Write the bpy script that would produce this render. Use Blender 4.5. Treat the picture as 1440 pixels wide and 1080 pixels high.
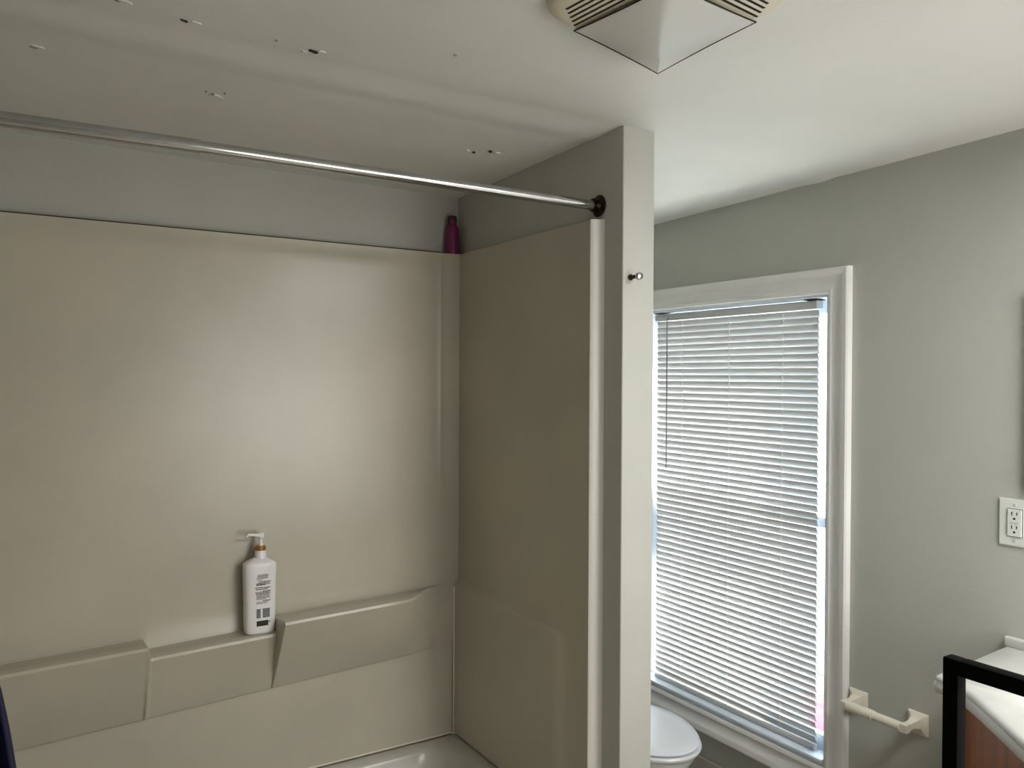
import bpy, bmesh, math, random
from mathutils import Vector, Matrix
random.seed(7)
for o in list(bpy.data.objects): bpy.data.objects.remove(o)
C = bpy.context.scene.collection
SC = 0.9            # survey units -> metres
R = math.radians
def lin(c):
    return tuple(((v/255)/12.92 if v/255 <= .04045 else ((v/255+.055)/1.055)**2.4) for v in c)+(1,)

# ---------------------------------------------------------------- camera
cam = bpy.data.cameras.new('camera'); co = bpy.data.objects.new('camera', cam); C.objects.link(co)
yaw, pit, rol = R(31.7918), R(-.5207), R(.2857)
fw = Vector((math.sin(yaw)*math.cos(pit), math.cos(yaw)*math.cos(pit), math.sin(pit)))
rt = Vector((math.cos(yaw), -math.sin(yaw), 0)); up = rt.cross(fw)
r2 = rt*math.cos(rol)+up*math.sin(rol); u2 = -rt*math.sin(rol)+up*math.cos(rol)
co.matrix_world = Matrix(((r2.x,u2.x,-fw.x,0),(r2.y,u2.y,-fw.y,0),(r2.z,u2.z,-fw.z,1.74*SC),(0,0,0,1)))
cam.sensor_width = 36; cam.lens = 1150.73/1440*36; cam.clip_start = .02
bpy.context.scene.camera = co
# ---------------------------------------------------------------- world, sun, exposure
W = bpy.data.worlds.new('sky'); bpy.context.scene.world = W; W.use_nodes = True
bg = W.node_tree.nodes['Background']; bg.inputs[0].default_value = (.78,.90,1,1); bg.inputs[1].default_value = 8.5
sd = bpy.data.lights.new('sun','SUN'); sd.energy = 44; sd.angle = R(1); sd.color = (1,.95,.86)
so = bpy.data.objects.new('sun', sd); C.objects.link(so)
so.rotation_euler = Vector((-.22,.68,-.70)).to_track_quat('-Z','Y').to_euler(); so.location = (1.5,-4,5)
def portal(name, loc, direction, sx, sy):
    l = bpy.data.lights.new(name,'AREA'); l.shape='RECTANGLE'; l.size=sx*SC; l.size_y=sy*SC; l.cycles.is_portal=True
    o = bpy.data.objects.new(name,l); C.objects.link(o); o.location = Vector(loc)*SC
    o.rotation_euler = Vector(direction).to_track_quat('-Z','Z' if abs(direction[2])<.5 else 'Y').to_euler()
portal('window_portal',(2.66,2.31,1.21),(-1,0,0),1.1,1.75)
def area_lamp(name, loc, direction, sx, sy, watts, col):
    l = bpy.data.lights.new(name,'AREA'); l.shape='RECTANGLE'; l.size=sx*SC; l.size_y=sy*SC; l.energy=watts; l.color=col
    o = bpy.data.objects.new(name,l); C.objects.link(o); o.location = Vector(loc)*SC
    o.rotation_euler = Vector(direction).to_track_quat('-Z','Y').to_euler()
area_lamp('hall_window_daylight',(2.05,-.97,1.38),(0,1,.05),.56,1.02,6.8,(1,.98,.94))     # bright hall window seen through the doorway behind the camera
area_lamp('hall_room_daylight',(1.45,-1.6,1.4),(0,1,.1),1.1,1.6,11,(1,.98,.945))
area_lamp('bathroom_fill_light',(1.82,.15,2.395),(0,0,-1),.60,.60,17,(1,1,.99))  # added fill lamp, brightens the right side of the room
area_lamp('hall_fill_light',(1.7,-1.35,2.35),(0,.25,-1),.5,.3,5,(1,.93,.84))  # added fill lamp in the hall, stands for no known fixture
vs = bpy.context.scene.view_settings
vs.view_transform='Standard'; vs.look='None'; vs.gamma=1; vs.use_curve_mapping=False; vs.exposure=0.85

# ---------------------------------------------------------------- helpers
def mat(name, rgb, rough=.5, metal=0, spec=.5, noise=0, nscale=8, bump=0, bscale=60, coat=0, rgb2=None, translucent=0, sss=0):
    m = bpy.data.materials.new(name); m.use_nodes = True; nt = m.node_tree; b = nt.nodes['Principled BSDF']
    b.inputs['Base Color'].default_value = lin(rgb); b.inputs['Roughness'].default_value = rough
    b.inputs['Metallic'].default_value = metal; b.inputs['Specular IOR Level'].default_value = spec
    b.inputs['Coat Weight'].default_value = coat
    tc = nt.nodes.new('ShaderNodeTexCoord')
    if noise or rgb2:
        n = nt.nodes.new('ShaderNodeTexNoise'); n.inputs['Scale'].default_value = nscale; n.inputs['Detail'].default_value = 5
        nt.links.new(tc.outputs['Object'], n.inputs['Vector'])
        cr = nt.nodes.new('ShaderNodeValToRGB')
        c1 = rgb2 or tuple(max(0,v*(1-noise)) for v in rgb)
        cr.color_ramp.elements[0].color = lin(c1); cr.color_ramp.elements[1].color = lin(rgb)
        cr.color_ramp.elements[0].position=.35; cr.color_ramp.elements[1].position=.65
        nt.links.new(n.outputs['Fac'], cr.inputs[0]); nt.links.new(cr.outputs[0], b.inputs['Base Color'])
    if bump:
        n2 = nt.nodes.new('ShaderNodeTexNoise'); n2.inputs['Scale'].default_value = bscale; n2.inputs['Detail'].default_value = 3
        nt.links.new(tc.outputs['Object'], n2.inputs['Vector'])
        bp = nt.nodes.new('ShaderNodeBump'); bp.inputs['Strength'].default_value = bump; bp.inputs['Distance'].default_value=.002
        nt.links.new(n2.outputs['Fac'], bp.inputs['Height']); nt.links.new(bp.outputs[0], b.inputs['Normal'])
    if translucent:
        t = nt.nodes.new('ShaderNodeBsdfTranslucent'); t.inputs[0].default_value = lin(rgb)
        mx = nt.nodes.new('ShaderNodeMixShader'); mx.inputs[0].default_value = translucent
        nt.links.new(b.outputs[0], mx.inputs[1]); nt.links.new(t.outputs[0], mx.inputs[2])
        nt.links.new(mx.outputs[0], nt.nodes['Material Output'].inputs[0])
    return m
M = {}
M['paint'] = mat('painted_wall', (182,183,175), .55, noise=.03, nscale=2, bump=.25, bscale=90)
M['ceiling'] = mat('painted_ceiling', (224,223,219), .6, noise=.03, nscale=2, bump=.25, bscale=70)
M['almond'] = mat('almond_gelcoat', (190,184,168), .27, noise=.06, nscale=2.2, bump=.12, bscale=22, spec=.5)
M['flange'] = mat('flange_lit_tone', (208,206,198), .35)  # light falling on the front flange is put into its paler colour
M['tub'] = mat('tub_gelcoat', (186,184,170), .25, noise=.05, nscale=4)
M['trim'] = mat('white_trim_paint', (230,228,225), .4, noise=.03, nscale=5)
M['vinyl'] = mat('white_vinyl', (222,230,240), .4)
M['chrome'] = mat('chrome', (186,186,188), .13, metal=1, noise=.03, nscale=30)
M['darkchrome'] = mat('tarnished_chrome', (70,60,52), .35, metal=1, noise=.5, nscale=40)
M['slat'] = mat('blind_slat', (212,210,208), .5, translucent=.17)
M['cord'] = mat('blind_cord', (232,232,230), .8)
M['rail'] = mat('blind_rail', (190,190,188), .45)
M['wand'] = mat('clear_wand', (120,122,125), .2)
M['porcelain'] = mat('porcelain', (225,228,232), .12, coat=.5)
M['seat'] = mat('toilet_plastic', (225,228,232), .25)
M['marble'] = mat('cultured_marble', (204,204,200), .22, rgb2=(190,189,185), nscale=5, coat=.3)
M['black'] = mat('black_metal', (7,7,8), .7, spec=.05)
M['plate'] = mat('cream_plastic', (214,206,186), .4)
M['lens'] = mat('lens_plastic', (226,224,218), .22, translucent=.25)
M['slot'] = mat('dark_slot', (30,26,20), .9)
M['outlet'] = mat('outlet_white', (214,217,212), .35)
M['holder'] = mat('holder_cream', (218,212,196), .35)
M['bottle'] = mat('white_bottle', (232,230,230), .3)
M['ink'] = mat('black_ink', (28,28,30), .6)
M['greyink'] = mat('grey_ink', (95,95,98), .6)
M['gold'] = mat('gold_collar', (176,120,60), .3, metal=.6)
M['pink'] = mat('magenta_plastic', (112,22,80), .25)
M['pinkcap'] = mat('dark_magenta_cap', (74,10,50), .3)
M['navy'] = mat('navy_cloth', (8,12,62), .9, noise=.2, nscale=30, bump=.4, bscale=200)
M['base'] = mat('baseboard_paint', (176,168,158), .5, noise=.06)
M['floor'] = mat('floor_vinyl', (186,176,158), .45, noise=.12, nscale=6)
M['dark'] = mat('dark_gap', (45,43,38), .9)
M['faint'] = mat('hole_shade', (135,132,122), .9)  # shade painted as grey on the faint screw holes
M['plaster'] = mat('torn_paper', (215,212,200), .9)
M['siding'] = mat('white_siding', (196,200,206), .6, noise=.03)
M['brickpaint'] = mat('tan_siding', (205,175,150), .7, noise=.1)
M['ground'] = mat('concrete', (176,172,164), .9, noise=.1)
M['pinkbox'] = mat('pink_red_plastic', (214,78,96), .5)
M['caulk'] = mat('caulk', (215,208,190), .5)
M['mirror'] = mat('mirror_glass', (235,240,240), .02, metal=1)
def woodmat():
    m = bpy.data.materials.new('honey_oak'); m.use_nodes=True; nt=m.node_tree; b=nt.nodes['Principled BSDF']
    tc=nt.nodes.new('ShaderNodeTexCoord'); mp=nt.nodes.new('ShaderNodeMapping'); mp.inputs['Scale'].default_value=(14,14,1.2)
    n=nt.nodes.new('ShaderNodeTexNoise'); n.inputs['Scale'].default_value=3; n.inputs['Detail'].default_value=8; n.inputs['Distortion'].default_value=.8
    cr=nt.nodes.new('ShaderNodeValToRGB'); cr.color_ramp.elements[0].color=lin((112,58,2)); cr.color_ramp.elements[1].color=lin((160,88,5))
    cr.color_ramp.elements[0].position=.3; cr.color_ramp.elements[1].position=.7
    nt.links.new(tc.outputs['Object'],mp.inputs[0]); nt.links.new(mp.outputs[0],n.inputs['Vector']); nt.links.new(n.outputs['Fac'],cr.inputs[0])
    nt.links.new(cr.outputs[0],b.inputs['Base Color']); b.inputs['Roughness'].default_value=.4
    return m
M['oak']=woodmat()
def glassmat():
    m = bpy.data.materials.new('window_glass'); m.use_nodes=True; nt=m.node_tree
    for n in list(nt.nodes):
        if n.type!='OUTPUT_MATERIAL': nt.nodes.remove(n)
    t=nt.nodes.new('ShaderNodeBsdfTransparent'); t.inputs[0].default_value=(.95,.97,.96,1)
    g=nt.nodes.new('ShaderNodeBsdfGlossy'); g.inputs['Roughness'].default_value=.02
    f=nt.nodes.new('ShaderNodeFresnel'); f.inputs[0].default_value=1.45; mx=nt.nodes.new('ShaderNodeMixShader')
    ge=nt.nodes.new('ShaderNodeNewGeometry'); mr=nt.nodes.new('ShaderNodeMapRange'); mr.inputs['To Min'].default_value=1.45; mr.inputs['To Max'].default_value=1/1.45
    nt.links.new(ge.outputs['Backfacing'],mr.inputs['Value']); nt.links.new(mr.outputs[0],f.inputs[0])
    nt.links.new(f.outputs[0],mx.inputs[0]); nt.links.new(t.outputs[0],mx.inputs[1]); nt.links.new(g.outputs[0],mx.inputs[2])
    nt.links.new(mx.outputs[0],nt.nodes['Material Output'].inputs[0]); return m
M['glass']=glassmat()

def zc(x,y): return 2.4406-.0096*(x-1.3)-.0231*(y-1.6)     # ceiling height, it sags a little towards the tub

def box(bm,x0,x1,y0,y1,z0,z1,top=None):
    v=[bm.verts.new((x,y,(z if not(top and z==z1) else top(x,y)))) for z in (z0,z1) for (x,y) in ((x0,y0),(x1,y0),(x1,y1),(x0,y1))]
    for f in ((3,2,1,0),(4,5,6,7),(0,1,5,4),(1,2,6,5),(2,3,7,6),(3,0,4,7)): bm.faces.new([v[i] for i in f])
    return v
def B(*a,**k):
    bm=bmesh.new(); box(bm,*a,**k); return bm
def BB(*a,bev=.003,seg=2):
    bm=B(*a); bmesh.ops.bevel(bm,geom=list(bm.edges),offset=bev,segments=seg,affect='EDGES',profile=.5); return bm
def ring(bm,pts): return [bm.verts.new(p) for p in pts]
def bridge(bm,a,b,closed=True):
    n=len(a)
    for i in range(n if closed else n-1): bm.faces.new((a[i],a[(i+1)%n],b[(i+1)%n],b[i]))
def cyl(bm,p0,p1,r0,r1=None,seg=20,cap=True):
    r1=r0 if r1 is None else r1
    p0=Vector(p0);p1=Vector(p1);d=(p1-p0).normalized(); a=d.orthogonal().normalized(); b=d.cross(a)
    A=ring(bm,[p0+(a*math.cos(t)+b*math.sin(t))*r0 for t in [i*2*math.pi/seg for i in range(seg)]])
    D=ring(bm,[p1+(a*math.cos(t)+b*math.sin(t))*r1 for t in [i*2*math.pi/seg for i in range(seg)]])
    bridge(bm,A,D)
    if cap: bm.faces.new(A[::-1]); bm.faces.new(D)
def lathe(bm,c,d,prof,seg=28,sx=1,sy=1):
    d=Vector(d).normalized(); a=Vector((1,0,0)) if abs(d.z)>.9 else d.orthogonal().normalized(); b=d.cross(a); c=Vector(c); prev=None; first=None
    for r,h in prof:
        rg=ring(bm,[c+d*h+a*math.cos(t)*r*sx+b*math.sin(t)*r*sy for t in [i*2*math.pi/seg for i in range(seg)]])
        if prev: bridge(bm,prev,rg)
        else: first=rg
        prev=rg
    bm.faces.new(first[::-1]); bm.faces.new(prev)
def obj(name,bm,m,parent=None,smooth=False,loc=None):
    bmesh.ops.recalc_face_normals(bm,faces=bm.faces)
    me=bpy.data.meshes.new(name); bm.to_mesh(me); bm.free()
    o=bpy.data.objects.new(name,me); C.objects.link(o); me.materials.append(m if not isinstance(m,str) else M[m])
    me.transform(Matrix.Scale(SC,4))
    if parent is not None:
        w=Vector((0,0,0)); q=parent
        while q: w+=q.location; q=q.parent
        org=w; o.parent=parent
    else:
        xs=[v.co for v in me.vertices]
        org=Vector(((min(v.x for v in xs)+max(v.x for v in xs))/2,(min(v.y for v in xs)+max(v.y for v in xs))/2,min(v.z for v in xs)))
        o.location=org
    me.transform(Matrix.Translation(-org))
    if smooth:
        for p in me.polygons: p.use_smooth=True
        me.set_sharp_from_angle(angle=R(smooth if smooth is not True else 40))
    return o
def struct(name,bm,m,parent=None,smooth=False,label=None):
    o=obj(name,bm,m,parent,smooth)
    if parent is None: o['kind']='structure'
    if label: o['label']=label
    return o
def thing(name,loc,label,cat,group=None,kind=None):
    o=bpy.data.objects.new(name,None); C.objects.link(o); o.location=Vector(loc)*SC; o.empty_display_size=.05
    if label: o['label']=label
    if cat: o['category']=cat
    if group:o['group']=group
    if kind:o['kind']=kind
    return o
def tag(o,label,cat,group=None):
    o['label']=label;o['category']=cat
    if group:o['group']=group
    return o

XW=2.41; XD=1.455; XP=1.57; YP=1.768; YB=2.735; YA=2.92; XL=-.2; XLL=-.95; YR=-.85
# ---------------------------------------------------------------- setting
struct('floor',B(XLL-.1,XW,YR-.1,YA+.1,-.06,0),'floor',label='tan vinyl floor, barely seen under the window wall')
# ceiling: slab with a soft plaster seam running along the tub
bm=bmesh.new(); xs=[XLL-.1+i*(XW+.12-XLL)/24 for i in range(25)]
ys=sorted(set([round(YR-.1+i*.12,3) for i in range(int((YA+.2-YR)/.12)+1)]+[YA+.1]+[round(1.70+i*.0125,4) for i in range(30)]))
def seam(x,y):
    d=(y-1.875-.02*math.sin(x*1.7))/.045
    return -.0028*math.exp(-d*d)+.0016*math.exp(-((y-1.79)/.03)**2)+.0012*math.exp(-((y-1.965)/.03)**2)+.0012*math.sin(x*3.1+y*2.3)
grid=[[bm.verts.new((x,y,zc(x,y)+seam(x,y))) for y in ys] for x in xs]
for i in range(len(xs)-1):
    for j in range(len(ys)-1): bm.faces.new((grid[i][j],grid[i+1][j],grid[i+1][j+1],grid[i][j+1]))
x0,x1,y0,y1=xs[0],xs[-1],ys[0],ys[-1]
tp=ring(bm,[(x0,y0,2.62),(x1,y0,2.62),(x1,y1,2.62),(x0,y1,2.62)])
bm.faces.new(tp)
bm.faces.new([g[0] for g in grid]+[tp[1],tp[0]]); bm.faces.new([g[-1] for g in grid][::-1]+[tp[3],tp[2]])
bm.faces.new([v for v in grid[0]][::-1]+[tp[0],tp[3]]); bm.faces.new([v for v in grid[-1]]+[tp[2],tp[1]])
ceil=struct('ceiling',bm,'ceiling',smooth=30,label='off-white painted ceiling with a raised plaster seam and small torn patches')
# torn spots of the ceiling (old screw holes)
def patch(x,y,w,h,ang,hole=True):
    bm=bmesh.new(); n=11; pts=[]
    for i in range(n):
        t=i*2*math.pi/n; r=.75+.5*random.random()
        px,py=math.cos(t)*w*r,math.sin(t)*h*r
        pts.append((x+px*math.cos(ang)-py*math.sin(ang),y+px*math.sin(ang)+py*math.cos(ang)))
    a=ring(bm,[(p[0],p[1],zc(*p)-.0035) for p in pts]); b=ring(bm,[(p[0],p[1],zc(*p)+.004) for p in pts])
    bridge(bm,a,b); bm.faces.new(a); bm.faces.new(b[::-1])
    return bm
for (x,y,w,h,a,f) in [(.569,1.742,.013,.005,.3,0),(.305,1.736,.008,.003,.3,0),(.181,1.715,.005,.0015,.2,1),(.839,1.597,.005,.0015,.1,1),(1.261,2.166,.007,.004,.6,0),(1.222,2.20,.005,.004,1.0,0),(.439,2.12,.003,.003,.2,1),(.462,2.10,.003,.002,.2,1),(.42,2.11,.002,.003,.5,1),(.053,2.039,.008,.0012,.2,1),(.485,1.73,.003,.0015,0,1)]:
    obj('screw_hole',patch(x,y,w,h,a),'faint' if f else 'dark',ceil)
for (x,y,w,h,a) in [(.586,1.735,.010,.006,.1),(.553,1.755,.007,.005,.4),(.325,1.732,.010,.004,.2),(.196,1.712,.012,.004,.2),(1.29,2.17,.010,.006,.2),(1.20,2.20,.012,.006,.9),(.445,2.13,.016,.008,.1),(.06,2.03,.012,.004,.2)]:
    obj('torn_plaster',patch(x,y,w,h,a),'ceiling',ceil)
# walls
top=lambda x,y: zc(x,y)+.02
def wall(name,x0,x1,y0,y1,label,m='paint',z0=-.05):
    return struct(name,B(x0,x1,y0,y1,z0,2.5,top=top),m,label=label)
OY0,OY1,OZ0,OZ1=1.815,2.80,.395,2.03
bm=bmesh.new(); XO=XW+.14
box(bm,XW,XO,YR-.1,OY0,0,2.5,top=top); box(bm,XW,XO,OY1,YA+.1,0,2.5,top=top)
box(bm,XW,XO,OY0,OY1,0,OZ0); box(bm,XW,XO,OY0,OY1,OZ1,2.5,top=top)
struct('wall_right',bm,'paint',label='grey-green painted wall with the window and the outlet')
wall('wall_back',XL-.12,XD+.01,YB,YA+.1,'grey-green wall above the tub surround, back of the alcove')
wall('wall_back_alcove',XD+.01,XW,YA,YA+.1,'grey-green wall behind the toilet')
bm=B(XD,XP,YP,YA,0,2.5,top=top)
ed=[e for e in bm.edges if abs(e.verts[0].co.y-YP)<1e-5 and abs(e.verts[1].co.y-YP)<1e-5 and abs(e.verts[0].co.z-e.verts[1].co.z)>1]
bmesh.ops.bevel(bm,geom=ed,offset=.005,segments=3,affect='EDGES',profile=.5)
struct('wall_partition',bm,'paint',label='grey-green partition wall between the tub and the toilet alcove',smooth=30)
wall('wall_tub_end',XL-.115,XL,YP,YB+.01,'grey-green wall at the left end of the tub')
wall('wall_left',XLL-.1,XLL,YR,YA+.1,'grey-green wall left of the doorway side')
wall('wall_left_back',XLL,XL-.11,YB,YA+.1,'grey-green wall left of the tub')
bm=bmesh.new()
DX0,DX1=1.02,2.34
box(bm,XLL-.1,DX0,YR-.1,YR,0,2.5,top=top); box(bm,DX1,XW+.14,YR-.1,YR,0,2.5,top=top); box(bm,DX0,DX1,YR-.1,YR,2.10,2.5,top=top)
struct('wall_front',bm,'paint',label='grey-green wall behind the camera with a wide opening to the hall')
bm=bmesh.new(); box(bm,XW-.014,XW,1.14,YA,0,.207)
bmesh.ops.bevel(bm,geom=[e for e in bm.edges if abs(e.verts[0].co.z-.207)<1e-4 and abs(e.verts[1].co.z-.207)<1e-4],offset=.006,segments=2,affect='EDGES')
struct('baseboard_right',bm,'base',label='tall tan-grey baseboard under the window')

# ---------------------------------------------------------------- windows
def frame_sides(name,parent,rect,prof,place,m):
    # rect (a0,b0,a1,b1): inner opening; prof: list (outward, thickness); place(a,b,t)->xyz
    a0,b0,a1,b1=rect; cs=[(a0,b0,-1,-1),(a1,b0,1,-1),(a1,b1,1,1),(a0,b1,-1,1)]
    for k in range(4):
        c,d=cs[k],cs[(k+1)%4]; bm=bmesh.new()
        A=ring(bm,[place(c[0]+c[2]*w,c[1]+c[3]*w,t) for w,t in prof]); D=ring(bm,[place(d[0]+d[2]*w,d[1]+d[3]*w,t) for w,t in prof])
        bridge(bm,A,D); bm.faces.new(A[::-1]); bm.faces.new(D)
        obj(name,bm,m,parent,smooth=35)
prof=[(.0,0),(.0,.012),(.006,.017),(.014,.018),(.020,.014),(.030,.013),(.045,.015),(.056,.020),(.064,.026),(.080,.027),(.086,.023),(.086,0)]
w1=thing('window_1',(XW,2.3075,OZ0),'tall window in white moulded casing beside the toilet alcove',None,kind='structure')
frame_sides('casing',w1,(OY0,OZ0,OY1,OZ1),prof,lambda a,b,t:(XW-t,a,b),'trim')
# jamb liner
bm=bmesh.new()
box(bm,XW-.002,XO,OY0,OY0+.012,OZ0,OZ1); box(bm,XW-.002,XO,OY1-.012,OY1,OZ0,OZ1)
box(bm,XW-.002,XO,OY0+.012,OY1-.012,OZ1-.010,OZ1); box(bm,XW-.002,XO,OY0+.012,OY1-.012,OZ0,OZ0+.012)
obj('jamb',bm,'vinyl',w1)
bm=BB(XW-.012,XW+.085,OY0+.013,OY1-.013,OZ0+.012,OZ0+.024,bev=.004); obj('sill_board',bm,'vinyl',w1,smooth=35)
def sash(z0,z1,x,rail0,rail1):
    st=.040
    bm=bmesh.new(); a,b=OY0+.013,OY1-.013
    for q in ((x,x+.028,a,a+st*.55,z0,z1),(x,x+.028,b-st,b,z0,z1),(x,x+.028,a+st*.55,b-st,z0,z0+rail0),(x,x+.028,a+st*.55,b-st,z1-rail1,z1)): box(bm,*q)
    s=obj('sash',bm,'vinyl',w1)
    obj('glass_pane',B(x+.012,x+.016,a+st*.5,b-st+.001,z0+rail0-.001,z1-rail1+.001),'glass',s)
sash(OZ0+.026,1.245,XW+.060,.05,.036); sash(1.205,OZ1-.012,XW+.098,.036,.045)
# cased opening behind the camera and an unseen hall box added to block sky light
bm=bmesh.new()
box(bm,DX0-.08,DX0,YR,YR+.018,0,2.18); box(bm,DX1,XW-.001,YR,YR+.018,0,2.18); box(bm,DX0,DX1,YR,YR+.018,2.10,2.18)
struct('trim_1',bm,'trim',label='white casing of the hall opening')
bm=bmesh.new(); hy=YR-1.0
box(bm,.0,.05,hy,YR-.1,0,2.7); box(bm,XW+.14,XW+.2,hy-.05,YR-.1,0,2.7); box(bm,.0,XW+.2,hy-.05,hy,0,2.7); box(bm,0,XW+.2,hy-.05,YR-.1,2.62,2.7)
struct('wall_hall_blocker',bm,'paint',label='unseen hall walls added beyond the opening to keep sky light out')
struct('floor_hall',B(0,XW+.2,hy-.05,YR-.1,-.06,0),'floor',label='hall floor')

# ---------------------------------------------------------------- outside
struct('ground',B(XW+.3,9,-5,12,-.75,-.66),'ground',label='sunlit concrete outside the window')
nh=thing('neighbour_house',(5.6,4,-.66),'sunlit pale clapboard house wall seen past the blind edge','house')
obj('wall_panel',B(5.62,5.8,-3,11,-.66,3.6),'siding',nh)
for k in range(22):
    z=-.64+k*.192; bm=bmesh.new()
    P=[(5.58,z),(5.622,z),(5.622,z+.192),(5.606,z+.192)]
    A=ring(bm,[(p[0],-3,p[1]) for p in P]); D=ring(bm,[(p[0],11,p[1]) for p in P]); bridge(bm,A,D); bm.faces.new(A[::-1]); bm.faces.new(D)
    obj('siding_board',bm,'brickpaint' if k in (8,9,10) and False else 'siding',nh)
obj('eave',B(5.25,5.9,-3,11,3.6,3.75),'siding',nh)
pb=thing('storage_bin',(4.74,3.54,-.66),'pink-red plastic bin standing outside, seen past the blind','bin')
bm=BB(4.66,4.82,3.40,3.68,-.66,-.46,bev=.02); obj('bin_body',bm,'pinkbox',pb,smooth=35)
bm=BB(4.64,4.84,3.38,3.70,-.46,-.42,bev=.012); obj('lid',bm,'pinkbox',pb,smooth=35)

# ---------------------------------------------------------------- window blind
bl=thing('window_blind',(2.445,2.30,.43),'white mini blind with thin slats hanging closed in the window','blind')
BY0,BY1=1.886,2.724
hr=obj('headrail',BB(2.427,2.463,BY0-.002,BY1+.002,1.984,2.014,bev=.0025),'rail',bl,smooth=35)
for y in (BY0+.02,BY1-.03):
    obj('bracket',BB(2.418,2.468,y-.026,y+.026,2.0155,2.0185,bev=.001),'dark',bl)
# one slat mesh, shared
NS=60; ZT=1.968; PITCH=.02565; tilt=R(-68); hw=.0142
bm=bmesh.new(); arc=[]
for i in range(7):
    u=-1+2*i/6; w=u*hw; c=.0022*(1-u*u)
    arc.append((w*math.cos(tilt)+c*math.sin(tilt), w*math.sin(tilt)+c*math.cos(tilt)))
# room-side edge is the low x side: tilt so that the room edge hangs low
th=.00035
A=ring(bm,[(2.445+p[0],BY0,p[1]) for p in arc]+[(2.445+p[0]+th,BY0,p[1]-th) for p in arc[::-1]])
D=ring(bm,[(2.445+p[0],BY1,p[1]) for p in arc]+[(2.445+p[0]+th,BY1,p[1]-th) for p in arc[::-1]])
bridge(bm,A,D); bm.faces.new(A[::-1]); bm.faces.new(D)
for v in bm.verts: v.co.z+=ZT
sl=obj('slat',bm,'slat',bl,smooth=50)
for k in range(1,NS):
    o=sl.copy(); C.objects.link(o); o.parent=bl; o.location=sl.location+Vector((0,0,-k*PITCH*SC))
    o.rotation_euler=(R(random.uniform(-.04,.04)),R(random.uniform(-1.2,1.2)),0)
    # keep the slat turning about its own line
    piv=Vector((2.445*SC,2.305*SC,(ZT-k*PITCH)*SC))-bl.location
    rot=o.rotation_euler.to_matrix(); loc0=Vector((2.445*SC,2.305*SC,ZT*SC))-bl.location
    o.location=piv-rot@loc0
zb=ZT-NS*PITCH
obj('bottom_rail',BB(2.433,2.457,BY0,BY1,zb-.008,zb+.008,bev=.003),'rail',bl,smooth=35)
for y in (2.563,2.30,2.038):
    bm=bmesh.new()
    for x in (2.4355,2.4545): cyl(bm,(x,y,zb),(x,y,1.985),.0009,seg=6)
    for k in range(NS): cyl(bm,(2.4355,y,ZT-k*PITCH-.0095),(2.4545,y,ZT-k*PITCH-.0095),.0006,seg=4)
    obj('ladder_cord',bm,'cord',bl)
    
bm=bmesh.new(); cyl(bm,(2.421,2.642,1.99),(2.421,2.642,1.365),.0028,.0032,seg=6); cyl(bm,(2.421,2.642,1.365),(2.421,2.642,1.352),.0045,.0035,seg=8)
cyl(bm,(2.421,2.642,1.99),(2.43,2.642,1.998),.0018,seg=6)
obj('tilt_wand',bm,'wand',bl)

# ---------------------------------------------------------------- tub surround
def lerp(a,b,t): return a+(b-a)*t
def sst(t): t=max(0,min(1,t)); return t*t*(3-2*t)
sur=thing('tub_surround',(.63,2.68,.42),'almond fibreglass tub surround with moulded soap ledges','surround')
SX0,SX1,SY0,SY1,SZ0,SZ1=-.172,1.428,1.866,2.68,.425,2.19
def zback(x): return .932+.033*x
def zbot(x): return .682+.050*max(x,0)
def profA(x,d):   # raised section, front proud by d at the top
    zb,z0=zback(x),zbot(x); yy=SY1
    k=min(1,d/.06); zt=zb+.009*k+max(0,d-.125)*.25
    return [(yy,zb+.004),(yy-.005*k,zb-.001),(yy-d*.5,lerp(zb,zt,.5)-.002),(yy-d+.010*k,zt-.001),(yy-d+.003*k,zt-.003),(yy-d,zt-.011),(yy-d*.70-.003,lerp(zt,z0,.35)),(yy-d*.34-.008,lerp(zt,z0,.7)),(yy-.014,z0+.004),(yy-.004,z0)]
def profB(x,d):
    zb,z0=zback(x),zbot(x); zt=.892+.040*x; yy=SY1
    return [(yy,zt+.012),(yy-.004,zt+.004),(yy-d*.5,zt+.001),(yy-d+.010,zt),(yy-d+.002,zt-.004),(yy-d,zt-.012),(yy-d*.72,lerp(zt,z0,.35)),(yy-d*.46,lerp(zt,z0,.7)),(yy-.013,z0+.004),(yy-.004,z0)]
stations=[]
XA,XB=.357,.737
def station(x):
    wB=sst((x-(XA-.006))/.016)*(1-sst((x-(XB-.002))/.006))
    d=(.125+.028*sst((x-.6)/.1))*(1-sst((x-1.12)/.26))*sst((x-SX0)/.15)
    a=profA(x,max(d,.002)); b=profB(x,.078)
    # rounded rib where the left section ends
    rib=.009*math.exp(-((x-(XA+.001))/.0045)**2)
    pts=[(lerp(p[0],q[0],wB),lerp(p[1],q[1],wB)) for p,q in zip(a,b)]
    fade=1-sst((x-1.24)/.12)   # lower crease fades into the corner
    pts=[(p[0]-(rib if 3<=i<=8 else 0),p[1]) for i,p in enumerate(pts)]
    pts[-2]=(SY1-(SY1-pts[-2][0])*fade,pts[-2][1]); pts[-1]=(SY1,pts[-1][1])
    up_=[SZ1,2.0,1.6,1.2,1.0]
    cv=.006*sst((x-1.355)/.073)
    full=[(SY1+.03,SZ1+.0)]+[(SY1-(.0015 if abs(x-1.355)<.004 and 1.3<z<2.15 else 0)-cv,z) for z in up_]+[(p[0]-cv*.5,p[1]) for p in pts]+[(SY1,.60),(SY1,.46),(SY1-.004,SZ0)]
    return full
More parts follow.
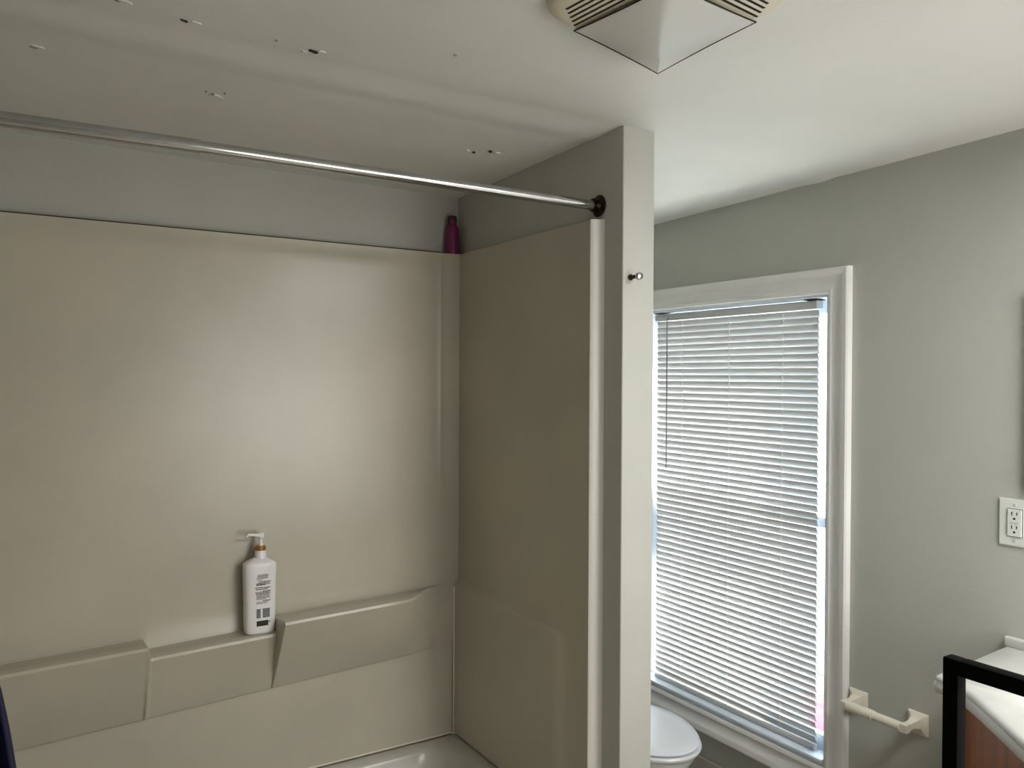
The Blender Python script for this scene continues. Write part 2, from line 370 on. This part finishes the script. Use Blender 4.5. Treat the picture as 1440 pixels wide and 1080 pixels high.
xsn=sorted(set([SX0+i*(SX1-SX0)/64 for i in range(65)]+[XA+o for o in (-.012,-.009,-.006,-.003,0,.003,.006,.009,.012,.016)]+[XB+o for o in (-.004,-.002,-.001,0,.001,.002,.003,.005,.008)]+[1.349,1.352,1.355,1.358,1.361]))
bm=bmesh.new(); prev=None
for x in xsn:
    rg=ring(bm,[(x,p[0],p[1]) for p in station(x)])
    if prev: bridge(bm,prev,rg,closed=False)
    prev=rg
obj('back_panel',bm,'almond',sur,smooth=32)
# end panels as height fields
def endpanel(xf,sgn,name):
    bm=bmesh.new()
    ysn=[SY0+.02+i*(SY1-SY0-.02)/40 for i in range(41)]
    zsn=sorted(set([SZ0,.6,.8]+[.93+i*.006 for i in range(14)]+[1.1,1.4,1.8,SZ1]))
    def h(y,z):
        edge=sst((y-1.975)/.05)
        s=1-sst((z-(.968-.02*(1-sst((y-1.95)/.08))))/.022)
        return .018*s*edge
    g=[[bm.verts.new((xf+sgn*-h(y,z),y,z)) for z in zsn] for y in ysn]
    for i in range(len(ysn)-1):
        for j in range(len(zsn)-1): bm.faces.new((g[i][j],g[i+1][j],g[i+1][j+1],g[i][j+1]))
    # top lip
    t=ring(bm,[(xf+sgn*.027,y,SZ1) for y in ysn])
    for i in range(len(ysn)-1): bm.faces.new((g[i][-1],g[i+1][-1],t[i+1],t[i]))
    obj(name,bm,'almond',sur,smooth=32)
    # rounded front flange
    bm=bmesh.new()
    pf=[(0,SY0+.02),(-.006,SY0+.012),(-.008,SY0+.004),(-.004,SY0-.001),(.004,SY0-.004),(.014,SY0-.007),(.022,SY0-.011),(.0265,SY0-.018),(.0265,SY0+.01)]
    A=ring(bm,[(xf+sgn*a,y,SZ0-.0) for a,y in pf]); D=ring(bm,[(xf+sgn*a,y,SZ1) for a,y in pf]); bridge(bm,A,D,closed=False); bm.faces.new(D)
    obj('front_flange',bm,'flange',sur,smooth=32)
endpanel(SX1,1,'end_panel'); endpanel(SX0,-1,'end_panel')
# corner seam bead and top caulk line
bm=bmesh.new(); cyl(bm,(SX1-.0185,SY1-.008,SZ0+.005),(SX1-.0185,SY1-.008,.965),.0038,seg=8); obj('corner_bead',bm,'caulk',sur,smooth=True)
bm=bmesh.new(); box(bm,SX0,SX1,SY1+.002,YB+.0,SZ1-.03,SZ1-.001); obj('top_ledge',bm,'almond',sur)
bm=bmesh.new(); box(bm,SX0,SX1-.05,SY1+.0005,SY1+.006,SZ1-.0005,SZ1+.0035); obj('dirt_line',bm,'dark',sur)

# ---------------------------------------------------------------- bathtub
tub=thing('bathtub',(.628,2.27,0),'white bathtub set under the almond surround','bathtub')
def rrect(x0,x1,y0,y1,r,z,n=7):
    pts=[]
    for cx,cy,a0 in ((x1-r,y1-r,0),(x0+r,y1-r,90),(x0+r,y0+r,180),(x1-r,y0+r,270)):
        for i in range(n): t=R(a0+90*i/(n-1)); pts.append((cx+r*math.cos(t),cy+r*math.sin(t),z))
    return pts
bm=bmesh.new(); X0,X1,Y0,Y1=-.172,1.426,1.852,2.677
L=[(0,.0,.004,0.0),(0,0,.006,.400),(0,0,.012,.414),(.004,0,.02,.420)]
loops=[(0,.006,.0),(0,.006,.405),(.003,.010,.416),(.010,.016,.420),(.030,.05,.419),(.046,.09,.412),(.060,.12,.395),(.085,.15,.33),(.12,.17,.18),(.15,.18,.12),(.22,.16,.095)]
prev=None
for ins,r,z in loops:
    rg=ring(bm,rrect(X0+ins*1.15,X1-ins,Y0+ins*1.2,Y1-ins*.8,max(r,.004),z))
    if prev: bridge(bm,prev,rg)
    prev=rg
bm.faces.new(prev)
obj('basin',bm,'tub',tub,smooth=35)
bm=bmesh.new(); 
pts=rrect(X0+.008,X1-.004,Y0+.02,Y1-.002,.03,.4235)
for i in range(len(pts)):
    cyl(bm,pts[i],pts[(i+1)%len(pts)],.0035,seg=6,cap=False)
obj('caulk_bead',bm,'caulk',tub,smooth=True)
bm=bmesh.new(); lathe(bm,(1.18,2.27,.0945),(0,0,1),[(.028,0),(.028,.002),(.022,.004),(.01,.003)],seg=20); obj('drain',bm,'chrome',tub,smooth=True)

# ---------------------------------------------------------------- shower rod
YRD=1.874; ZR=2.232
rod=thing('shower_rod',(.63,YRD,ZR),'chrome shower rod spanning the tub opening','curtain rod')
bm=bmesh.new(); cyl(bm,(XL+.004,YRD,ZR+.001),(.36,YRD,ZR+.004),.0155,seg=32); obj('outer_tube',bm,'chrome',rod,smooth=True)
bm=bmesh.new(); cyl(bm,(.34,YRD,ZR+.004),(XD-.004,YRD,ZR-.001),.0138,seg=32); obj('inner_tube',bm,'chrome',rod,smooth=True)
for x,s in ((XD,-1),(XL,1)):
    bm=bmesh.new(); lathe(bm,(x,YRD,ZR),(s,0,0),[(.030,.0008),(.0315,.004),(.028,.008),(.021,.011),(.0195,.014),(.019,.026),(.0155,.027)],seg=28)
    o=obj('flange',bm,'darkchrome',rod,smooth=True); 
    if s==-1: o['label']='tarnished dark end flange'

# ---------------------------------------------------------------- curtain bunched at the left end
cu=thing('shower_curtain',(-.1,YRD,.45),'navy blue shower curtain bunched at the left end of the rod','curtain')
ex=[(.44,.042),(.6,.040),(.942,.026),(1.046,.012),(1.135,-.004),(1.25,-.036),(1.45,-.07),(1.8,-.10),(2.19,-.115)]
def edge(z):
    for (a,b),(c,d) in zip(ex,ex[1:]):
        if a<=z<=c: return lerp(b,d,(z-a)/(c-a))
    return ex[-1][1]
bm=bmesh.new(); prev=None; NP=90
for k in range(40):
    z=2.19-k*(2.19-.45)/39; e=edge(z); amp=lerp(.022,.03,k/39); rg=[]
    for i in range(NP+1):
        u=i/NP; x=lerp(XL+.012,e-.002,u); y=YRD-.0-amp*math.sin(u*math.pi*2*5.5+.8*math.sin(k*.08))*(.8+.2*math.sin(i*.3))-.01*(k/39)
        rg.append(bm.verts.new((x+.004*math.sin(u*40+k*.1),y,z)))
    if prev: bridge(bm,prev,rg,closed=False)
    prev=rg
cl=obj('cloth',bm,'navy',cu,smooth=True)
md=cl.modifiers.new('thick','SOLIDIFY'); md.thickness=.0015
for k in range(6):
    x=XL+.03+k*.012; bm=bmesh.new()
    pts=[(x+.002*math.sin(t),YRD+.024*math.cos(t),ZR-.004+.026*math.sin(t)) for t in [i*2*math.pi/18 for i in range(18)]]
    for i in range(18): cyl(bm,pts[i],pts[(i+1)%18],.0018,seg=6,cap=False)
    obj('ring',bm,'chrome',cu,smooth=True)

# ---------------------------------------------------------------- pump bottle on the soap ledge
bx,by=.690,2.637; bz=.892+.040*bx+.0015
pbt=thing('pump_bottle',(bx,by,bz),'white pump bottle with printed back label on the surround ledge','bottle')
def sup(t,a,b,n=3.2):
    c,s=math.cos(t),math.sin(t); return (a*math.copysign(abs(c)**(2/n),c), b*math.copysign(abs(s)**(2/n),s))
bm=bmesh.new(); prev=None
bprof=[(.76,.0),(.88,.002),(.94,.008),(.955,.02),(.985,.12),(1.025,.208),(1.03,.217),(1.0,.222),(.80,.229),(.55,.235),(.40,.239)]
for s,h in bprof:
    rg=ring(bm,[(bx+sup(t,.0500*s,.030*s)[0],by+sup(t,.05*s,.030*s)[1],bz+h) for t in [i*2*math.pi/40 for i in range(40)]])
    if prev: bridge(bm,prev,rg)
    else: bm.faces.new(rg[::-1])
    prev=rg
bm.faces.new(prev); obj('body',bm,'bottle',pbt,smooth=50)
bm=bmesh.new(); lathe(bm,(bx+.003,by,bz+.236),(0,0,1),[(.0195,0),(.0185,.004),(.0175,.02),(.017,.026)],seg=24); obj('neck',bm,'bottle',pbt,smooth=True)
bm=bmesh.new(); lathe(bm,(bx+.003,by,bz+.262),(0,0,1),[(.0165,0),(.0170,.002),(.0165,.012),(.012,.014)],seg=24); obj('collar',bm,'gold',pbt,smooth=True)
bm=bmesh.new(); lathe(bm,(bx+.004,by,bz+.276),(0,0,1),[(.007,0),(.006,.006),(.006,.022),(.0105,.026),(.0105,.038),(.007,.042)],seg=20)
cyl(bm,(bx+.002,by-.002,bz+.309),(bx-.040,by-.010,bz+.316),.0065,.0045,seg=12); cyl(bm,(bx-.038,by-.0095,bz+.316),(bx-.043,by-.0105,bz+.308),.0045,.0035,seg=10)
obj('pump_head',bm,'bottle',pbt,smooth=40)
def printrect(bm,x0,x1,z0,z1):
    n=4; lo=[];hi=[]
    for i in range(n+1):
        x=lerp(x0,x1,i/n)
        def yf(z):
            s=lerp(.955,.985,(z-.02)/.10) if z<.12 else lerp(.985,1.025,(z-.12)/.088)
            q=min(.999,abs(x/(.05*s))); return by-.030*s*(1-q**3.2)**(1/3.2)-.0007
        lo.append(bm.verts.new((bx+x,yf(z0),bz+z0))); hi.append(bm.verts.new((bx+x,yf(z1),bz+z1)))
    bridge(bm,lo,hi,closed=False)
H=.215; yk=lambda q:(980-q)/595*H     # rows measured on the label
bm=bmesh.new(); bg_=bmesh.new()
X=lambda q:(q-291)/310*.10
for q0,q1,xa,xb,dk in [(455,461,250,352,0),(465,471,246,356,0),(475,481,244,352,0),(485,491,240,350,0),(500,505,244,300,0),(515,523,262,378,1),(528,534,240,372,1),(537,548,236,330,1),(539,545,336,372,0),
    (565,572,226,300,1),(568,575,306,378,1),(580,587,232,350,1),(598,604,300,380,1),(606,612,228,372,1),(617,624,232,372,1),(628,634,240,368,0),(638,644,236,370,0),(648,654,240,366,0),(658,664,240,372,0),(668,673,238,330,0),(682,688,300,378,1),(692,697,240,360,0),(704,710,238,340,0)]:
    t=bm if dk else bg_; x=xa
    while x<xb:
        w=random.uniform(10,34); printrect(t,X(x),X(min(xb,x+w)),yk(q1),yk(q0)); x+=w+random.uniform(2,4)
for q in range(756,836,9):
    printrect(bm,X(240),X(280),yk(q+6.5),yk(q)); printrect(bm,X(300),X(370),yk(q+6.5),yk(q))
printrect(bm,X(242),X(355),yk(907),yk(860)); printrect(bg_,X(357),X(378),yk(880),yk(870))
o=obj('label_print',bm,'ink',pbt); o['label']='black printed text block'; o['kind']='stuff'
o=obj('label_print',bg_,'greyink',pbt); o['kind']='stuff'

# ---------------------------------------------------------------- magenta bottle on the top corner ledge
mx,my,mz=1.413,2.706,SZ1+.001
mb=thing('small_bottle',(mx,my,mz),'dark magenta travel bottle on the top corner of the surround','bottle')
bm=bmesh.new(); lathe(bm,(mx,my,mz),(0,0,1),[(.020,0),(.0265,.002),(.0275,.008),(.0265,.03),(.0255,.07),(.0245,.095),(.022,.106),(.017,.112),(.0165,.114)],seg=28,sy=.93); obj('body',bm,'pink',mb,smooth=True)
bm=bmesh.new(); lathe(bm,(mx,my,mz+.114),(0,0,1),[(.0165,0),(.018,.002),(.0175,.026),(.015,.029),(.01,.0295)],seg=24,sy=.93); obj('cap',bm,'pinkcap',mb,smooth=True)

# ---------------------------------------------------------------- ceiling fan cover
fan=thing('exhaust_fan_cover',(1.05,1.2,2.41),'cream ceiling exhaust fan cover with a pyramid light lens','fan')
a7=R(7); U=Vector((math.cos(a7),math.sin(a7),0)); V=Vector((-math.sin(a7),math.cos(a7),0)); LB=Vector((1.207,1.352,0)); hs=.1225; LC=LB-U*hs-V*hs
def fp(u,v,z): p=LC+U*u+V*v; return (p.x,p.y,zc(p.x,p.y)+z)
def frr(a0,a1,b0,b1,rs,z,n=8):
    pts=[]
    for cx,cy,t0,r in ((a1-rs[0],b1-rs[0],0,rs[0]),(a0+rs[1],b1-rs[1],90,rs[1]),(a0+rs[2],b0+rs[2],180,rs[2]),(a1-rs[3],b0+rs[3],270,rs[3])):
        for i in range(n): t=R(t0+90*i/(n-1)); pts.append(fp(cx+r*math.cos(t),cy+r*math.sin(t),z))
    return pts
bm=bmesh.new(); e0,e1=-.232,.1245; prev=None
for ins,z in ((0,.012),(0,-.006),(.003,-.012),(.010,-.017),(.03,-.020)):
    rg=ring(bm,frr(e0+ins,e1-ins*.3,e0+ins,e1-ins*.3,(.006,.065,.09,.065),z))
    if prev: bridge(bm,prev,rg)
    else: bm.faces.new(rg[::-1])
    prev=rg
bm.faces.new(prev); obj('housing_plate',bm,'plate',fan,smooth=35)
def obox(u0,u1,v0,v1,z0,z1):
    bm=bmesh.new(); v=ring(bm,[fp(u,v_,z) for z in (z0,z1) for (u,v_) in ((u0,v0),(u1,v0),(u1,v1),(u0,v1))])
    for f in ((3,2,1,0),(4,5,6,7),(0,1,5,4),(1,2,6,5),(2,3,7,6),(3,0,4,7)): bm.faces.new([v[i] for i in f])
    return bm
for k in range(5):
    o_=-.136-k*.0145; ee=.112-k*.010
    obj('slot',obox(o_-.0028,o_+.0028,-ee,ee,-.0206,-.016),'slot',fan)
    obj('slot',obox(-ee,ee,o_-.0028,o_+.0028,-.0206,-.016),'slot',fan)
bm=bmesh.new(); N=14
g=[]
for i in range(N+1):
    row=[]
    for j in range(N+1):
        a=-1+2*i/N; b=-1+2*j/N; m_=max(abs(a),abs(b)); 
        z=-.0235-.023*(1-abs(a-b)/2)*(.2+.8*max(0,min(1,(a+b+2)/4)))-.010*(1-a*a)*(1-b*b)
        row.append(bm.verts.new(fp(a*hs,b*hs,z)))
    g.append(row)
for i in range(N):
    for j in range(N):
        q=(g[i][j],g[i+1][j],g[i+1][j+1],g[i][j+1]); k=0
        bm.faces.new((q[k],q[k+1],q[k+2])); bm.faces.new((q[k],q[k+2],q[(k+3)%4]))
rim=[g[i][0] for i in range(N)]+[g[N][j] for j in range(N)]+[g[N-i][N] for i in range(N)]+[g[0][N-j] for j in range(N)]
rr=[]
for v in rim: rr.append(bm.verts.new((v.co.x,v.co.y,v.co.z+.005)))
sm=bmesh.new(); rc=[Vector(v.co) for v in rim]; cc=sum(rc,Vector((0,0,0)))/len(rc)
rc=[p+(Vector((p.x-cc.x,p.y-cc.y,0)).normalized()*.0030)+Vector((0,0,.0008)) for p in rc]
for i in range(len(rc)): cyl(sm,rc[i],rc[(i+1)%len(rc)],.0015,seg=5,cap=False)
obj('lens_seam',sm,'slot',fan)
bridge(bm,rim,rr); ll=obj('light_lens',bm,'lens',fan,smooth=12)
o=ll; o['label']='glossy white pyramid lens'
obj('lens_gap',obox(-hs+.003,hs-.003,-hs+.003,hs-.003,-.024,-.019),'slot',fan)

# unseen panel added behind the camera to house the fill lamp set at the top
lp=thing('added_ceiling_panel',(1.82,.15,2.41),'unseen square panel added on the ceiling behind the camera for fill light','light')
bm=bmesh.new()
for q in ((1.49,1.52,-.18,.48),(2.12,2.15,-.18,.48),(1.52,2.12,-.18,-.15),(1.52,2.12,.45,.48)): box(bm,q[0],q[1],q[2],q[3],2.392,2.462)
obj('frame',bm,'trim',lp); obj('diffuser',B(1.52,2.12,-.15,.45,2.405,2.415),'lens',lp)
# ---------------------------------------------------------------- peg on the partition end
pg=thing('wall_peg',(1.482,YP,2.018),'small metal peg on the end of the partition wall','hook')
bm=bmesh.new(); lathe(bm,(1.482,YP-.0005,2.018),(0,-1,0),[(.0085,0),(.0085,.004),(.0055,.006),(.0055,.030)],seg=18); o=obj('stem',bm,'darkchrome',pg,smooth=True)
bm=bmesh.new(); lathe(bm,(1.482,YP-.030,2.018),(0,-1,0),[(.0075,0),(.0105,.003),(.0110,.008),(.0095,.013),(.004,.0155)],seg=18); o=obj('knob',bm,'chrome',pg,smooth=True)

# ---------------------------------------------------------------- outlet
oy,oz=1.2015,1.337
ou=thing('wall_outlet',(XW,oy,oz-.067),'white wall outlet plate with two sockets right of the window','outlet')
bm=B(XW-.006,XW-.0003,oy-.0445,oy+.0445,oz-.067,oz+.067)
bmesh.ops.bevel(bm,geom=[e for e in bm.edges if all(v.co.x<XW-.005 for v in e.verts)],offset=.003,segments=2,affect='EDGES'); obj('cover_plate',bm,'outlet',ou,smooth=35)
obj('surround_groove',B(XW-.0063,XW-.0058,oy-.0205,oy+.0205,oz-.0395,oz+.0395),'dark',ou)
obj('receptacle',BB(XW-.010,XW-.0062,oy-.0190,oy+.0190,oz-.0380,oz+.0380,bev=.001),'outlet',ou)
for dz in (.019,-.019):
    obj('slot',B(XW-.0104,XW-.0098,oy+.0055,oy+.0078,oz+dz+.002,oz+dz+.012),'slot',ou)
    obj('slot',B(XW-.0104,XW-.0098,oy-.0078,oy-.0055,oz+dz+.003,oz+dz+.011),'slot',ou)
    bm=bmesh.new(); cyl(bm,(XW-.0098,oy,oz+dz-.007),(XW-.0104,oy,oz+dz-.007),.0032,seg=12); obj('ground_hole',bm,'slot',ou)
    bm=bmesh.new(); s_=math.copysign(.0505,dz); cyl(bm,(XW-.006,oy,oz+s_),(XW-.0075,oy,oz+s_),.0036,seg=14); obj('screw',bm,'rail',ou)
obj('test_button',BB(XW-.0108,XW-.0098,oy-.010,oy-.001,oz-.0030,oz+.0030,bev=.0003),'rail',ou); obj('reset_button',BB(XW-.0108,XW-.0098,oy+.001,oy+.010,oz-.0030,oz+.0030,bev=.0003),'rail',ou)

# ---------------------------------------------------------------- medicine cabinet, only its edge nears the frame
mc=thing('wall_mirror',(XW,.78,1.42),'flat wall mirror right of the outlet, almost wholly out of frame','mirror')
obj('frame',BB(XW-.016,XW-.0005,.40,1.172,1.43,1.98,bev=.003),'outlet',mc); obj('mirror_glass',BB(XW-.0185,XW-.0162,.43,1.142,1.46,1.95,bev=.0008),'mirror',mc)

# ---------------------------------------------------------------- toilet paper holder
tp=thing('paper_holder',(XW,1.585,.64),'empty cream toilet paper holder with spring roller beside the window','holder')
for y,z,nm in ((1.690,.672,'bracket'),(1.482,.672,'bracket')):
    bm=bmesh.new(); prev=None
    for x,hy,h0,h1 in ((XW-.0003,.033,-.034,.034),(XW-.006,.033,-.034,.034),(XW-.009,.028,-.029,.031),(XW-.018,.016,-.010,.020),(XW-.040,.011,-.006,.014),(XW-.062,.011,-.008,.012),(XW-.066,.0125,-.012,.013),(XW-.086,.0125,-.012,.013)):
        rg=ring(bm,[(x,y-hy,z+h0),(x,y+hy,z+h0),(x,y+hy,z+h1),(x,y-hy,z+h1)])
        if prev: bridge(bm,prev,rg)
        else: bm.faces.new(rg[::-1])
        prev=rg
    bm.faces.new(prev); bmesh.ops.bevel(bm,geom=list(bm.edges),offset=.0008,segments=1,affect='EDGES')
    obj(nm,bm,'holder',tp,smooth=30)
bm=bmesh.new(); cyl(bm,(XW-.075,1.680,.6725),(XW-.075,1.588,.6725),.0165,seg=20); o=obj('roller_tube',bm,'holder',tp,smooth=True)
bm=bmesh.new(); cyl(bm,(XW-.075,1.590,.6725),(XW-.075,1.492,.6725),.0140,seg=20); o=obj('roller_tube',bm,'holder',tp,smooth=True)

# ---------------------------------------------------------------- vanity
def arcsm(pts,n=5):   # Catmull-Rom through points
    out=[]
    P=[pts[0]]+pts+[pts[-1]]
    for i in range(1,len(P)-2):
        p0,p1,p2,p3=P[i-1:i+3]
        for k in range(n):
            t=k/n; out.append(tuple(.5*((2*p1[c])+(-p0[c]+p2[c])*t+(2*p0[c]-5*p1[c]+4*p2[c]-p3[c])*t*t+(-p0[c]+3*p1[c]-3*p2[c]+p3[c])*t**3) for c in (0,1)))
    out.append(pts[-1]); return out
def counter_outline(ins):
    YM=.56
    base=[(2.075,1.200),(2.012,1.198),(2.000,1.180),(1.985,1.125),(1.945,1.065),(1.868,.970),(1.786,.868),(1.735,.76),(1.712,.66),(1.706,YM)]
    base=base+[(x,2*YM-y) for x,y in base[::-1][1:]]
    c=arcsm(base,4)
    full=[(XW-.001,1.226)]+c+[(XW-.001,2*YM-1.226)]
    out=[]
    for x,y in full:
        dx,dy=x-2.3,y-YM
        if x>XW-.01: out.append((x,y-math.copysign(ins,dy)))
        else:
            d=Vector((dx*1.0,dy*.9)); d.normalize(); out.append((x-d.x*ins,y-d.y*ins))
    return out
van=thing('vanity_countertop',(2.1,.56,.9),'pale cultured marble vanity top with a bowed front edge','countertop')
bm=bmesh.new(); prev=None
for ins,z in ((.004,.945),(0,.950),(0,.968),(.004,.972),(.003,.979),(.006,.986),(.014,.990)):
    rg=ring(bm,[(x,y,z) for x,y in counter_outline(ins)])
    if prev: bridge(bm,prev,rg)
    else: bm.faces.new(rg[::-1])
    prev=rg
n=len(prev)
# order loops to an ellipse by angle
cx,cy=2.05,.56
ang=[math.atan2((v.co.y-cy)/.45,(v.co.x-cx)/.25) for v in prev]
for (ra,rb,z) in ((.235,.44,.9895),(.228,.433,.986),(.200,.30,.982),(.175,.235,.975),(.150,.20,.92),(.11,.15,.86),(.05,.06,.84),(.02,.02,.838)):
    rg=ring(bm,[(cx+ra*math.cos(t),cy+rb*math.sin(t),z) for t in ang]); bridge(bm,prev,rg); prev=rg
bm.faces.new(prev)
obj('top_slab',bm,'marble',van,smooth=50)
bm=BB(XW-.022,XW-.0008,-.10,1.222,.9885,1.018,bev=.006,seg=3); obj('backsplash',bm,'marble',van,smooth=40)
bm=bmesh.new(); lathe(bm,(2.27,.56,.985),(0,0,1),[(.03,0),(.028,.01),(.014,.03),(.012,.09),(.010,.1)],seg=20); cyl(bm,(2.27,.56,1.07),(2.14,.56,1.05),.011,.009,seg=14); obj('faucet',bm,'chrome',van,smooth=True)
vc=thing('vanity_cabinet',(2.1,.56,0),'honey oak vanity cabinet under the marble top','cabinet')
bm=bmesh.new(); A=ring(bm,[(x,y,.09) for x,y in counter_outline(.024)]); D=ring(bm,[(x,y,.944) for x,y in counter_outline(.024)]); bridge(bm,A,D); bm.faces.new(A[::-1]); bm.faces.new(D)
obj('cabinet_body',bm,'oak',vc,smooth=30)
bm=bmesh.new(); A=ring(bm,[(x,y,0) for x,y in counter_outline(.09)]); D=ring(bm,[(x,y,.09) for x,y in counter_outline(.09)]); bridge(bm,A,D); bm.faces.new(A[::-1]); bm.faces.new(D)
obj('toe_kick',bm,'dark',vc)
for s in (-1,1):
    bm=BB(1.722,1.741,.56+(.005 if s>0 else -.13),.56+(.13 if s>0 else -.005),.16,.80,bev=.004); d=obj('door',bm,'oak',vc,smooth=35)
    bm=bmesh.new(); lathe(bm,(1.722,.56+s*.03,.62),(-1,0,0),[(.006,0),(.006,.01),(.013,.016),(.012,.024),(.004,.027)],seg=16); obj('knob',bm,'gold',d,smooth=True)

# ---------------------------------------------------------------- black frame in the foreground
fr=thing('towel_rack',(.9,.28,0),'black square-tube metal rack standing in front of the vanity','rack')
t=.0088; zt=1.421
obj('post',BB(.9-t,.9+t,.5125-t,.5125+t,.02,zt+t,bev=.0018),'black',fr,smooth=35)
obj('post',BB(.9-t,.9+t,-.06-t,-.06+t,.02,zt+t,bev=.0018),'black',fr,smooth=35)
obj('top_bar',BB(.9-t,.9+t,-.06+t,.5125-t,zt-t,zt+t,bev=.0018),'black',fr,smooth=35)
for z in (.80,.45): obj('cross_bar',BB(.9-t,.9+t,-.06+t,.5125-t,z-t,z+t,bev=.0018),'black',fr,smooth=35)
for y in (.5125,-.06): obj('foot',BB(.9-.16,.9+.16,y-.014,y+.014,0,.02,bev=.003),'black',fr,smooth=35)

# ---------------------------------------------------------------- toilet
to=thing('toilet',(2.0,2.45,0),'white toilet with closed lid in the alcove by the window','toilet')
def egg(t,hw,yf,yb,z,tx=2.0):
    cyy=lerp(yf,yb,.58); c,s=math.cos(t),math.sin(t)
    ly=(yb-cyy) if s>0 else (cyy-yf)
    if s>0: c2=math.copysign(abs(c)**.55,c); return (tx+hw*c2*(1-.12*s),cyy+ly*abs(s)**.9,z)
    return (tx+hw*c,cyy+ly*s,z)
def eggloft(name,rows,m,par=to):
    bm=bmesh.new(); prev=None; T=[i*2*math.pi/48 for i in range(48)]
    for hw,yf,yb,z in rows:
        rg=ring(bm,[egg(t,hw,yf,yb,z) for t in T])
        if prev: bridge(bm,prev,rg)
        else: bm.faces.new(rg[::-1])
        prev=rg
    bm.faces.new(prev); return obj(name,bm,m,par,smooth=45)
eggloft('bowl',[(.11,2.25,2.70,0),(.108,2.26,2.70,.05),(.10,2.30,2.68,.15),(.13,2.20,2.66,.26),(.175,2.10,2.62,.36),(.186,2.075,2.60,.40),(.186,2.072,2.60,.412),(.17,2.09,2.59,.416)],'porcelain')
eggloft('seat',[(.180,2.07,2.53,.417),(.190,2.060,2.535,.420),(.192,2.058,2.535,.428),(.188,2.062,2.535,.434),(.16,2.09,2.5,.434)],'seat')
eggloft('lid',[(.178,2.078,2.53,.435),(.188,2.068,2.545,.438),(.190,2.066,2.545,.443),(.185,2.072,2.54,.449),(.150,2.115,2.50,.4525),(.08,2.2,2.42,.4535)],'seat')
obj('tank',BB(1.79,2.21,2.66,2.88,.43,.79,bev=.02,seg=3),'porcelain',to,smooth=40)
obj('tank_lid',BB(1.78,2.22,2.65,2.89,.79,.825,bev=.01,seg=3),'porcelain',to,smooth=40)
bm=bmesh.new(); cyl(bm,(1.84,2.66,.73),(1.84,2.642,.73),.010,seg=14); cyl(bm,(1.84,2.644,.73),(1.90,2.640,.72),.006,.004,seg=10); obj('flush_lever',bm,'chrome',to,smooth=True)
